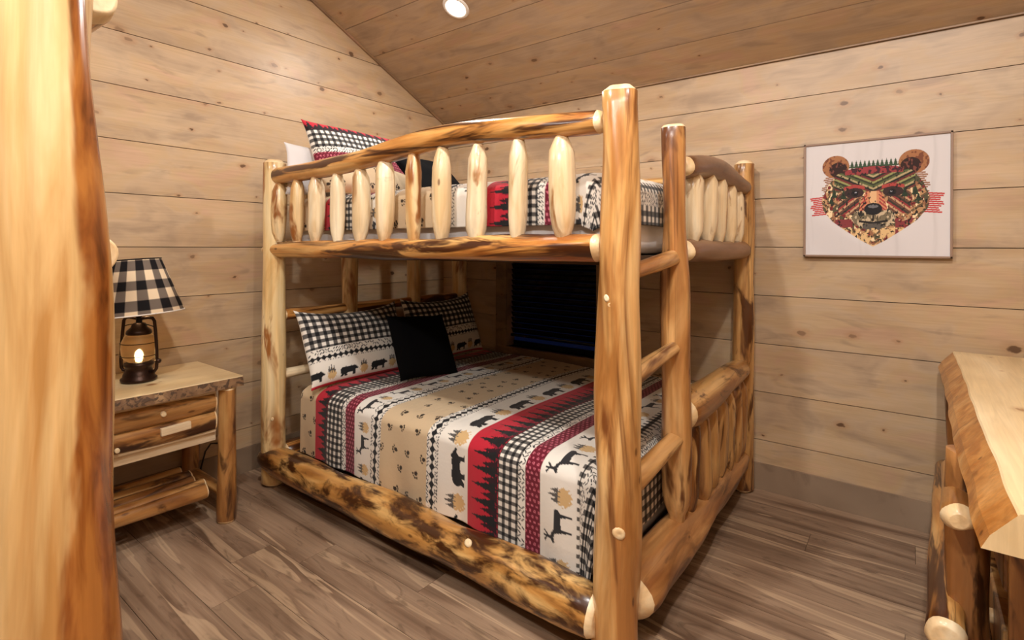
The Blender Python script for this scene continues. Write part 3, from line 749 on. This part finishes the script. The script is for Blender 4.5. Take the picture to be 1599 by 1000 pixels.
# ---------------------------------------------------------------- bedding
def mattress(name, lo, hi, label, bev=.05):
    o = box(name, lo, hi, 'white', None, bev); o.data.polygons.foreach_set('use_smooth', [True] * len(o.data.polygons)); return tag(o, label, 'mattress')
MX0, MX1, MY0, MY1 = .375, 2.375, F_Y + .085, R_Y - .075
mattress('mattress', (MX0, MY0 + .022, .172), (MX1 - .022, MY1, .545), 'white mattress under the quilt on the lower bunk')
mattress('mattress', (MX0, MY0 + .022, 1.347), (MX1 - .022, MY1, 1.625), 'white mattress under the quilt on the upper bunk')
def drape(name, label, ztop, hang_f, hang_ft, shift, step, x_head, seed):
    R, Rh = .060, .105
    ex, ey = MX1 + .004 - Rh, MY0 - .004 + Rh          # where the curve starts
    s = np.arange(x_head, MX1 + hang_ft, step); tt = np.arange(MY0 - hang_f, MY1 + .005, step)
    S, T = np.meshgrid(s, tt, indexing='ij')
    a = np.maximum(S - ex, 0); b = np.maximum(ey - T, 0)
    corner = (a > 0) & (b > 0)
    d = np.where(corner, np.maximum(a, b) + .10 * np.minimum(a, b), a + b)
    arc = .5 * math.pi * math.sqrt((R * R + Rh * Rh) / 2)
    ang = np.minimum(d, arc) / arc * math.pi / 2
    out = Rh * np.sin(ang); drop = R * (1 - np.cos(ang)) + np.maximum(d - arc, 0)
    phi = np.arctan2(a, b); phi = np.where(corner, (phi / (math.pi / 2)) ** 1.7 * math.pi / 2, phi)
    X = np.minimum(S, ex) + out * np.where(a > 0, np.sin(phi), 0); Y = np.maximum(T, ey) - out * np.where(b > 0, np.cos(phi), 0)
    Z = ztop - drop
    # soft folds and quilting
    rs = np.random.RandomState(seed); wv = np.zeros_like(S)
    for k in range(7):
        fx, fy = rs.uniform(2, 9), rs.uniform(2, 9); wv += rs.uniform(.3, 1) * np.sin(S * fx + T * fy * rs.choice([-1, 1]) + rs.uniform(0, 6))
    top = 1 - np.clip(drop / .06, 0, 1)
    Z += wv * .0022 * top + .010 * top * np.exp(-((T - (MY0 + MY1) / 2) / .5) ** 2)
    hangk = np.clip((drop - .05) / .25, 0, 1)
    fold = np.sin(S * 17 + 1.3) * .006 + np.sin(S * 31 + T * 2) * .004
    Y -= np.where(b > a, hangk * (fold + .004), 0)
    X += np.where(a > b, hangk * (np.sin(T * 19) * .004 + .002), 0)
    rid = np.sin(S * 150) * .0006
    Z += rid * top
    P = np.stack([X, Y, Z], -1)
    me = grid_mesh(name, P[:, ::-1], quilt_color(S - shift, T)[:, ::-1])
    o = link(name, me, 'cloth'); sol = o.modifiers.new('thickness', 'SOLIDIFY'); sol.thickness = .006; sol.offset = -1
    return tag(o, label, 'quilt')
drape('quilt', 'lodge print quilt with bears, deer and red fir tree stripes on the lower bunk', .572, .345, .265, 0.0, .0037, .452, 4)
drape('quilt', 'lodge print quilt seen through the guard rail spindles on the upper bunk', 1.652, .165, .16, .085, .0055, .40, 8)

def pillow(name, w, h, th, mw, label, colorfn=None, mat='cloth', nx=90, ny=70, cat='pillow', sag=.0, seed=1):
    u = np.linspace(-1, 1, nx); v = np.linspace(-1, 1, ny); U, V = np.meshgrid(u, v, indexing='ij')
    rs = np.random.RandomState(seed)
    pinch = 1 - .055 * (1 - U ** 2) * 0
    X = U * w / 2 * (1 - .06 * (1 - V ** 4) * np.abs(U) ** 6) ; Zz = V * h / 2 * (1 - .07 * (1 - U ** 4) * np.abs(V) ** 6)
    prof = ((1 - np.abs(U) ** 2.6) * (1 - np.abs(V) ** 2.6))
    prof = np.clip(prof, 0, 1) ** .55
    wr = sum(rs.uniform(.2, 1) * np.sin(U * rs.uniform(2, 7) + V * rs.uniform(2, 7) + rs.uniform(0, 6)) for _ in range(5)) * .0035
    Yf = -(prof * th / 2) + wr * prof; Yb = prof * th / 2 + wr * prof
    Zz = Zz - sag * (1 - U ** 2) * (V > 0) * V
    front = np.stack([X, Yf, Zz + h / 2], -1); back = np.stack([X, Yb, Zz + h / 2], -1)
    cf = colorfn((U + 1) * w / 2, (V + 1) * h / 2) if colorfn else np.ones(U.shape + (3,), np.float32) * .8
    P = np.concatenate([front, back[::-1][1:-1]], 0); Cc = np.concatenate([cf, np.broadcast_to(WHITE, cf.shape)[::-1][1:-1]], 0)
    me = grid_mesh(name, P, Cc, closed_u=True)
    o = link(name, me, mat); o.matrix_world = mw
    return tag(o, label, cat)
def lean(loc, yaw, tilt, roll=0.0):
    """front (-y local) turned toward +x when yaw = 90; tilt leans the top back"""
    return Matrix.Translation(loc) @ Matrix.Rotation(math.radians(yaw), 4, 'Z') @ Matrix.Rotation(math.radians(-tilt), 4, 'X') @ Matrix.Rotation(math.radians(roll), 4, 'Y')
pillow('pillow', .72, .47, .17, lean((.625, -1.275, .580), 88, 25), 'gingham and bear print pillow leaning on the headboard nearest the front post', lambda u, v: sham_color(u, v, .72, .47), seed=2, sag=.035, nx=150, ny=110)
pillow('pillow', .72, .47, .17, lean((.585, -.50, .575), 92, 20), 'gingham and bear print pillow in the corner behind the black cushion', lambda u, v: sham_color(u, v, .72, .47), seed=3, sag=.035, nx=150, ny=110)
pillow('cushion', .42, .42, .13, lean((.93, -1.04, .585), 82, 31, 4), 'square black velvet cushion resting on the lower bunk pillows', None, 'black_velvet', 40, 40, 'cushion', seed=4)
pillow('pillow', .68, .30, .12, lean((.395, -1.33, 1.668), 90, 3), 'white pillow at the head of the upper bunk beside the headboard', None, 'white', 50, 40, seed=5)
def sham2(u, v):
    out = sham_color(u, v, .72, .47)
    e = .47 - v
    out[e < .075] = trees(e[e < .075], .075, u[e < .075])
    k = (e >= .075) & (e < .19); out[k] = gingham(u[k], v[k], .0185)
    k = (e >= .19) & (e < .225); out[k] = trellis(u[k], v[k])
    k = (e >= .225) & (e < .30); out[k] = maroon(u[k], v[k])
    k = (e >= .30); out[k] = paws(u[k], v[k])
    return out
pillow('pillow', .72, .47, .15, lean((.64, -1.25, 1.668), 92, 24), 'red edged gingham pillow on top of the upper bunk', sham2, seed=6, nx=150, ny=110)
pillow('cushion', .40, .40, .12, lean((1.02, -.98, 1.665), 88, 50), 'black velvet cushion glimpsed behind the guard rail of the upper bunk', None, 'black_velvet', 40, 40, 'cushion', seed=7)

# ---------------------------------------------------------------- nightstand
ns = empty('nightstand', (.30, -2.33, 0), 'log nightstand with half log drawer front and open slat shelf by the left wall', 'nightstand')
NY0, NY1, NX = -2.655, -2.03, .505
for i, (x, y) in enumerate(((NX, NY1), (NX, NY0 + .02), (.085, NY1), (.085, NY0 + .02))):
    log('leg', (x, y, 0), (x, y, .672), [(0, .043), (.1, .046), (.5, .042), (1, .040)], 'nslog', ns, 200 + i, chamfer=.012, cham_r=.85, bump=.005)
# top slab with a live front edge
def slab(name, x0, x1, y0, y1, z0, z1, mat_top, mat_edge, parent, front='+x', wob=.008, under=.012, seed=1, n=44):
    rs = np.random.RandomState(seed); ys = np.linspace(y0, y1, n)
    w = sum(rs.uniform(.3, 1) * np.sin(ys * rs.uniform(4, 22) + rs.uniform(0, 6)) for _ in range(5)) * wob * .5
    sg = 1 if front == '+x' else -1
    fx, bx = (x1, x0) if sg > 0 else (x0, x1)
    rows = [(np.full(n, bx), z0), (fx + sg * (w + under), z0), (fx + sg * (w * .9 + under * .75), z0 + (z1 - z0) * .35), (fx + sg * (w * .7), z1 - .004), (fx - sg * (.004) + sg * w * .7, z1), (np.full(n, bx), z1)]
    vs = []
    for xs, z in rows: vs += [(float(x), float(y), z) for x, y in zip(xs, ys)]
    fs, mi = [], []
    nr = len(rows)
    for r in range(nr):
        q = (r + 1) % nr
        for i in range(n - 1):
            f = (r * n + i, r * n + i + 1, q * n + i + 1, q * n + i); fs.append(f if sg > 0 else f[::-1]); mi.append(1 if r in (1, 2) else 0)
    e0 = tuple(r * n for r in range(nr)); e1 = tuple(r * n + n - 1 for r in range(nr))[::-1]
    fs += [e0 if sg > 0 else e0[::-1], e1 if sg > 0 else e1[::-1]]; mi += [0, 0]
    # rotate local so that boards' grain (local x) runs along world y
    me = bpy.data.meshes.new(name)
    me.from_pydata([(v[1], v[2], v[0]) for v in vs], [], fs); me.polygons.foreach_set('material_index', mi); me.update()
    o = link(name, me, [mat_top, mat_edge], parent)
    mw = Matrix(((0, 0, 1, 0), (1, 0, 0, 0), (0, 1, 0, 0), (0, 0, 0, 1)))
    return place(o, mw)
slab('top', .012, .545, NY0 - .03, NY1 + .06, .672, .720, 'pinetop', 'bark_edge', ns, '+x', .007, .010, 3)
box('case', (.06, NY0 + .05, .405), (.465, NY1 - .035, .668), 'bare', ns, .004)
dr = box('drawer', (.462, NY0 + .055, .455), (.490, NY1 - .045, .656), 'bare', ns, .003)
def half_log(name, p0, p1, r, flat, mat, parent, seed):
    """flattened half log: drawer front"""
    o = log(name, p0, p1, r, mat, parent, seed, chamfer=.006, cham_r=.92, seg=18, bump=.003)
    return o
bpy.context.view_layer.update()
for z, s, sd in ((.602, 1.0, 1), (.512, 1.0, 2)):
    me = log_mesh('half_log', NY1 - NY0 - .105, [(0, .043), (.5, .047), (1, .044)], 210 + sd, seg=18, bump=.003, chamfer=.008, cham_r=.9)
    for v in me.vertices: v.co.x *= .55
    o = link('half_log', me, ['nslog', 'end'], dr)
    mw = Matrix.Translation((.488, NY0 + .058, z)) @ Matrix(((1, 0, 0, 0), (0, 0, 1, 0), (0, -1, 0, 0), (0, 0, 0, 1)))
    o.matrix_local = dr.matrix_world.inverted() @ mw
def child_world(o, parent, mw):
    bpy.context.view_layer.update(); o.parent = parent; o.matrix_local = parent.matrix_world.inverted() @ mw; return o
for y, z, r in ((-2.315, .606, .013), (-2.49, .492, .011)):
    knot((.517, y, z), (1, -.1, 0), r, dr, 4)
o = link('pull', box_mesh('pull', (.022, .125, .036), .005), 'bare'); child_world(o, dr, Matrix.Translation((.519, -2.265, .528)) @ Matrix.Rotation(.04, 4, 'X'))
for i, x in enumerate((.145, .225, .305, .385, .455)):
    log('shelf_log', (x, NY0 + .06, .165), (x, NY1 - .075 + .018 * (i % 2), .165), [(0, .030), (1, .034)], 'nslog', ns, 220 + i, chamfer=.006, cham_r=.93, seg=16)
for y in (NY0 + .02, NY1):
    log('stretcher', (.10, y, .135), (.49, y, .135), .028, 'nslog', ns, 230, seg=14)
# cord behind
o = link('power_cord', tube_mesh('power_cord', [(.02, -1.97, .02), (.02, -1.95, .12), (.022, -1.93, .20), (.02, -1.90, .235), (.018, -1.86, .225), (.016, -1.80, .215)], .0045, 8), 'cord', None, True)
tag(o, 'thin dark cord on the wall beside the nightstand leg', 'cord')

# ---------------------------------------------------------------- lantern lamp
LX, LYY, LZ = .255, -2.33, .7215
lamp = empty('table_lamp', (LX, LYY, LZ), 'bronze lantern table lamp with black and cream checked shade on the nightstand', 'lamp')
def lp_(name, prof, mat, seg=36, sm=True):
    o = link(name, lathe_mesh(name, prof, seg), mat, lamp, sm); return o
lp_('base', [(.001, .001), (.070, .001), (.075, .006), (.075, .014), (.066, .022), (.064, .034), (.058, .046), (.052, .062), (.056, .070), (.062, .078), (.060, .088), (.045, .094), (.001, .096)], 'bronze')
lp_('glass_chimney', [(.046, .095), (.062, .108), (.071, .130), (.074, .160), (.071, .190), (.060, .215), (.046, .228)], 'glass')
lp_('bulb', [(.001, .098), (.010, .101), (.013, .114), (.015, .126), (.012, .140), (.005, .150), (.001, .152)], 'bulb', 20)
lp_('cap', [(.050, .224), (.054, .232), (.050, .244), (.034, .258), (.028, .276), (.012, .282), (.001, .283)], 'bronze')
lp_('socket', [(.013, .280), (.013, .365), (.018, .370), (.018, .41), (.001, .412)], 'black_metal', 20)
for ang in (0.55, 0.55 + math.pi):
    c, s = math.cos(ang), math.sin(ang)
    pts = [(c * r, s * r, z) for r, z in ((.058, .045), (.082, .048), (.092, .062), (.094, .09), (.092, .16), (.086, .24), (.080, .290), (.070, .303), (.05, .306), (.012, .300))]
    link('side_tube', tube_mesh('side_tube', pts, .0075, 10), 'bronze', lamp, True)
pts = [(.088 * math.cos(.55) * math.cos(a), .088 * math.sin(.55) * math.cos(a), .25 + .06 * math.sin(a) * .4) for a in np.linspace(0, math.pi, 14)]
link('bail_handle', tube_mesh('bail_handle', pts, .0025, 6), 'black_metal', lamp, True)
for z, r in ((.125, .076), (.185, .076)):
    link('wire_guard', tube_mesh('wire_guard', [(r * math.cos(a), r * math.sin(a), z) for a in np.linspace(0, 2 * math.pi, 30)], .0018, 6), 'black_metal', lamp, True)
kb = lp_('knob', [(.001, -.012), (.010, -.010), (.012, 0), (.010, .010), (.001, .012)], 'bronze', 14)
kb.location = (.100 * math.cos(.55), .100 * math.sin(.55), .098); kb.rotation_euler = (0, math.pi / 2, .55)
# checked shade
na, nv = 240, 61
A = np.linspace(0, 2 * math.pi, na, endpoint=False); V = np.linspace(0, 1, nv); AA, VV = np.meshgrid(A, V, indexing='ij')
SR0, SR1, SZ0, SZ1 = .178, .098, .325, .585
Rr = SR0 + (SR1 - SR0) * VV
P = np.stack([Rr * np.cos(AA), Rr * np.sin(AA), SZ0 + (SZ1 - SZ0) * VV], -1)
ca = np.floor(AA / (2 * math.pi) * 22 + .3).astype(int) % 2; cv = np.floor(VV * 5.6 + .55).astype(int) % 2
kk = ca + cv; colr = np.empty(AA.shape + (3,), np.float32); colr[kk == 0] = C3((226, 204, 172)); colr[kk == 1] = C3((112, 100, 90)); colr[kk == 2] = C3((20, 18, 20))
sh = link('shade', grid_mesh('shade', P, colr, True), 'shade', lamp); tp = Matrix.Translation((0, 0, .45)); sh.matrix_local = tp @ Matrix.Rotation(math.radians(-5), 4, Vector((-.606, .795, 0))) @ tp.inverted()
md = sh.modifiers.new('thickness', 'SOLIDIFY'); md.thickness = .0025
for r, z in ((SR0, SZ0), (SR1, SZ1)):
    rg = link('shade_rim', tube_mesh('shade_rim', [(r * math.cos(a), r * math.sin(a), z) for a in np.linspace(0, 2 * math.pi, 40)], .0035, 6), 'white_trim' if z == SZ0 else 'black_metal', sh, True)
pl = bpy.data.lights.new('lamp_glow', 'POINT'); pl.energy = LAMP_POWER; pl.color = (1, .72, .40); pl.shadow_soft_size = .03
po = bpy.data.objects.new('lamp_glow', pl); COL.objects.link(po); po.parent = lamp; po.location = (.0, 0, .345)

# ---------------------------------------------------------------- bear picture
art = empty('wall_art', (3.067, 0, 1.332), 'square bear head print in a thin brown frame on the board wall', 'picture')
AX0, AX1, AZ0, AZ1 = 2.756, 3.379, 1.333, 1.938
FW_ = .010
box('frame_side', (AX0, -.034, AZ0), (AX0 + FW_, -.001, AZ1), 'frame', art, .0015)
box('frame_side', (AX1 - FW_, -.034, AZ0), (AX1, -.001, AZ1), 'frame', art, .0015)
box('frame_side', (AX0, -.034, AZ0), (AX1, -.001, AZ0 + FW_), 'frame', art, .0015)
box('frame_side', (AX0, -.034, AZ1 - FW_), (AX1, -.001, AZ1), 'frame', art, .0015)
def bear_print(n=340):
    x = np.linspace(-1, 1, n); X, Y = np.meshgrid(x, x, indexing='ij')
    rs = np.random.RandomState(3)
    out = np.empty(X.shape + (3,), np.float32); out[:] = C3((216, 211, 212))
    for k in range(14):     # whitewashed planks
        xx = rs.uniform(-1, 1); a = rs.uniform(.02, .08); out *= (1 - a * np.exp(-((X - xx + .02 * np.sin(Y * 5 + k)) / rs.uniform(.01, .05)) ** 2) * (.5 + .5 * np.sin(Y * rs.uniform(1, 4) + k)))[..., None]
    ax = np.abs(X - .0)
    def put(mask, c): out[mask] = C3(c) if not isinstance(c, np.ndarray) else c
    def nz(f, p):
        g = np.random.RandomState(int(p * 10)).uniform(-1, 1, (64, 64)) * 1.15; q = f / 2.3
        u, v = (X + 1.3) * q * 1.5, (Y + 1.3) * q; i, j = np.floor(u).astype(int) % 63, np.floor(v).astype(int) % 63; fu, fv = u % 1, v % 1
        return g[i, j] * (1 - fu) * (1 - fv) + g[i + 1, j] * fu * (1 - fv) + g[i, j + 1] * (1 - fu) * fv + g[i + 1, j + 1] * fu * fv
    # fringe of strokes around the cheeks and crown
    for yy in np.arange(-.26, .60, .034):
        w0 = .70 + .10 * math.cos(yy * 3); col = (188, 60, 58) if yy < .08 else (150, 106, 80)
        put((np.abs(Y - yy + .1 * (ax - .7)) < .012) & (ax > .52) & (ax < w0 + (.10 if yy < .08 else -.06) + .03 * math.sin(yy * 40)), col)
    for xx in np.arange(-.36, .37, .06):
        tr = [(q[0] * .09 + xx - .045, q[1] * .17 + .50) for q in TREE]
        put((np.abs(X - xx) < .012) & (Y > .36) & (Y < .56), (170, 92, 70)); put(inpoly(X, Y, tr), (58, 78, 58))
    face = [(0, .55), (.30, .53), (.52, .44), (.66, .24), (.75, -.02), (.72, -.20), (.58, -.40), (.38, -.57), (.16, -.74), (0, -.84)]
    fm = inpoly(ax, Y, [(-.01, .55)] + face + [(-.01, -.82)])
    put(fm, (184, 142, 102)); put(fm & (np.floor((Y - .8 * ax) / .045).astype(int) % 3 == 0), (104, 84, 62))
    put(fm & (nz(37, 1) > .25), (150, 104, 76)); put(fm & (nz(29, 2.3) > .3), (84, 80, 60)); put(fm & (nz(43, 4) > .5), (120, 44, 46)); put(fm & (nz(53, 5) > .5), (236, 212, 170))
    # ears
    for cx, cy, r in ((.54, .58, .20),):
        d = np.hypot(ax - cx, (Y - cy)); put(d < r, (164, 112, 76)); put((d < r) & (nz(60, 1) > .3), (120, 72, 52)); put(np.hypot(ax - .50, Y - .52) < .135, (52, 34, 32)); put((np.hypot(ax - .50, Y - .52) < .135) & (nz(70, 3) > .5), (120, 70, 60))
    # brow chevrons
    ch = (Y - .55 * ax); fore = fm & (Y > .10 + .1 * ax) & (Y < .46) & (ax < .56)
    band = np.floor(ch / .035).astype(int)
    cols = [(60, 62, 46), (150, 150, 96), (112, 52, 52), (44, 44, 40), (178, 160, 120), (90, 100, 64)]
    for i, c in enumerate(cols): put(fore & (band % 6 == i), c)
    crown = fm & (Y > .42) & (ax < .40); put(crown, (150, 62, 66)); put(crown & (nz(48, 2) > .2), (70, 40, 48))
    # cheeks diagonal strokes
    chk = fm & (Y < .12) & (Y > -.28) & (ax > .20) & (ax < .50); b2 = np.floor((Y + .9 * ax) / .04).astype(int)
    for i, c in enumerate([(104, 70, 58), (196, 156, 120), (150, 60, 60), (60, 56, 48)]): put(chk & (b2 % 4 == i), c)
    for s in (-1, 1):
        for tx, ty, hh in ((.42, -.06, .26), (.56, -.02, .22), (.60, -.12, .18)):
            put(inpoly(X, Y, [(s * tx + (q[0] - .5) * .12, ty + q[1] * hh) for q in TREE]), (44, 60, 44))
    # eyes
    put(fm & (np.hypot((ax - .27) / 1.4, (Y - .10) * 1.1) < .10), (60, 44, 44)); put(fm & (np.hypot(ax - .26, Y - .09) < .050), (26, 24, 30)); put(np.hypot(ax - .245, Y - .105) < .014, (180, 180, 190))
    put(fm & (np.abs(Y - (.22 - .25 * np.abs(ax - .26))) < .028) & (ax > .12) & (ax < .42), (170, 70, 66))
    # muzzle
    nose_b = inpoly(ax, Y, [(-.01, .12), (.09, .12), (.15, .02), (.20, -.22), (.16, -.34), (-.01, -.38)])
    put(nose_b, (206, 142, 104)); put(nose_b & (ax > .085) & (np.floor((Y + ax) / .03).astype(int) % 2 == 0), (168, 66, 66)); put(nose_b & (ax < .05), (224, 180, 134))
    mz = np.hypot(ax / .30, (Y + .34) / .20) < 1; put(mz & (Y < -.22), (120, 108, 86)); put(mz & (Y < -.22) & (nz(45, 7) > .1), (196, 176, 146)); put(mz & (Y < -.2) & (nz(38, 9) > .5), (52, 52, 46))
    put(np.hypot(ax / .125, (Y + .19) / .105) < 1, (34, 32, 36)); put(np.hypot(ax / .07, (Y + .145) / .03) < 1, (110, 108, 112)); put((ax < .012) & (Y < -.26) & (Y > -.40), (34, 30, 30))
    put((np.abs(Y + .425 - .18 * (ax - .05)) < .018) & (ax < .20), (36, 32, 32)); put((np.hypot(ax / .15, (Y + .50) / .06) < 1), (92, 86, 80))
    beard = fm & (Y < -.52); put(beard & (nz(40, 3) > .05), (222, 186, 134)); put(fm & (Y < -.36) & (ax > .30) & (nz(36, 6) > -.05), (132, 58, 62))
    edge = fm & (nz(90, 2) > .6); put(edge, (40, 36, 34))
    return X, Y, out
bx_, by_, cc = bear_print()
hw, hh_ = (AX1 - AX0) / 2 - FW_ * .8, (AZ1 - AZ0) / 2 - FW_ * .8
P = np.stack([(AX0 + AX1) / 2 + bx_ * hw, np.full(bx_.shape, -.026), (AZ0 + AZ1) / 2 + by_ * hh_], -1) - np.array(art.location)
cv_ = link('canvas', grid_mesh('canvas', P, cc), 'print', art); md = cv_.modifiers.new('thickness', 'SOLIDIFY'); md.thickness = .012; md.offset = -1

# ---------------------------------------------------------------- dresser at the right
dk = empty('dresser', (3.62, -1.0, 0), 'log dresser with thick live edge slab top at the right edge', 'dresser')
DX, DY0, DY1, DZ = 3.372, -1.945, -.05, .899
slab('top', DX + .01, ROOM_X - .05, DY0, DY1, DZ - .080, DZ, 'pinetop', 'live', dk, '-x', .004, .052, 7, 60)
for i, (x, y, r) in enumerate(((3.356, -1.33, .049), (3.40, -.22, .05), (3.82, -1.54, .05), (3.82, -.22, .05))):
    lg = log('leg', (x, y, 0), (x, y, DZ - .081), [(0, r), (.5, r * .95), (1, r)], 'walnut', dk, 300 + i, bump=.009, roll=i, chamfer=0)
    lg.data.materials[1] = M['walnut']
log('front_rail', (3.328, -1.50, .682), (3.338, -1.10, .69), [(0, .034), (.1, .038), (1, .036)], 'nslog', dk, 310, chamfer=.03, cham_r=.6)
log('front_rail', (3.302, -1.50, .372), (3.36, -.10, .36), [(0, .044), (.5, .046), (1, .046)], 'rail', dk, 311, chamfer=.02, cham_r=.75)
log('front_rail', (3.375, -1.50, .14), (3.375, -.12, .14), .055, 'rail', dk, 312)
for i, (y0, y1) in enumerate(((-1.46, -.92), (-.84, -.30))):
    for z0_, z1_ in ((.47, .655), (.20, .365)):
        d_ = box('drawer', (3.425, y0 + .1, z0_), (3.80, y1, z1_), 'nslog', dk, .008)
        knot((3.423, (y0 + y1) / 2 + .05, (z0_ + z1_) / 2), (-1, 0, 0), .022, d_, 2)
box('side_panel', (3.42, -1.52, .12), (3.78, -1.50, .82), 'nslog', dk, .003)
box('back_panel', (3.80, -1.50, .10), (3.82, -.20, .82), 'nslog', dk, .003)
log('side_rail', (3.40, -1.56, .74), (3.82, -1.56, .74), .045, 'ladder', dk, 315)
log('side_rail', (3.40, -1.56, .20), (3.82, -1.56, .20), .05, 'ladder', dk, 316)
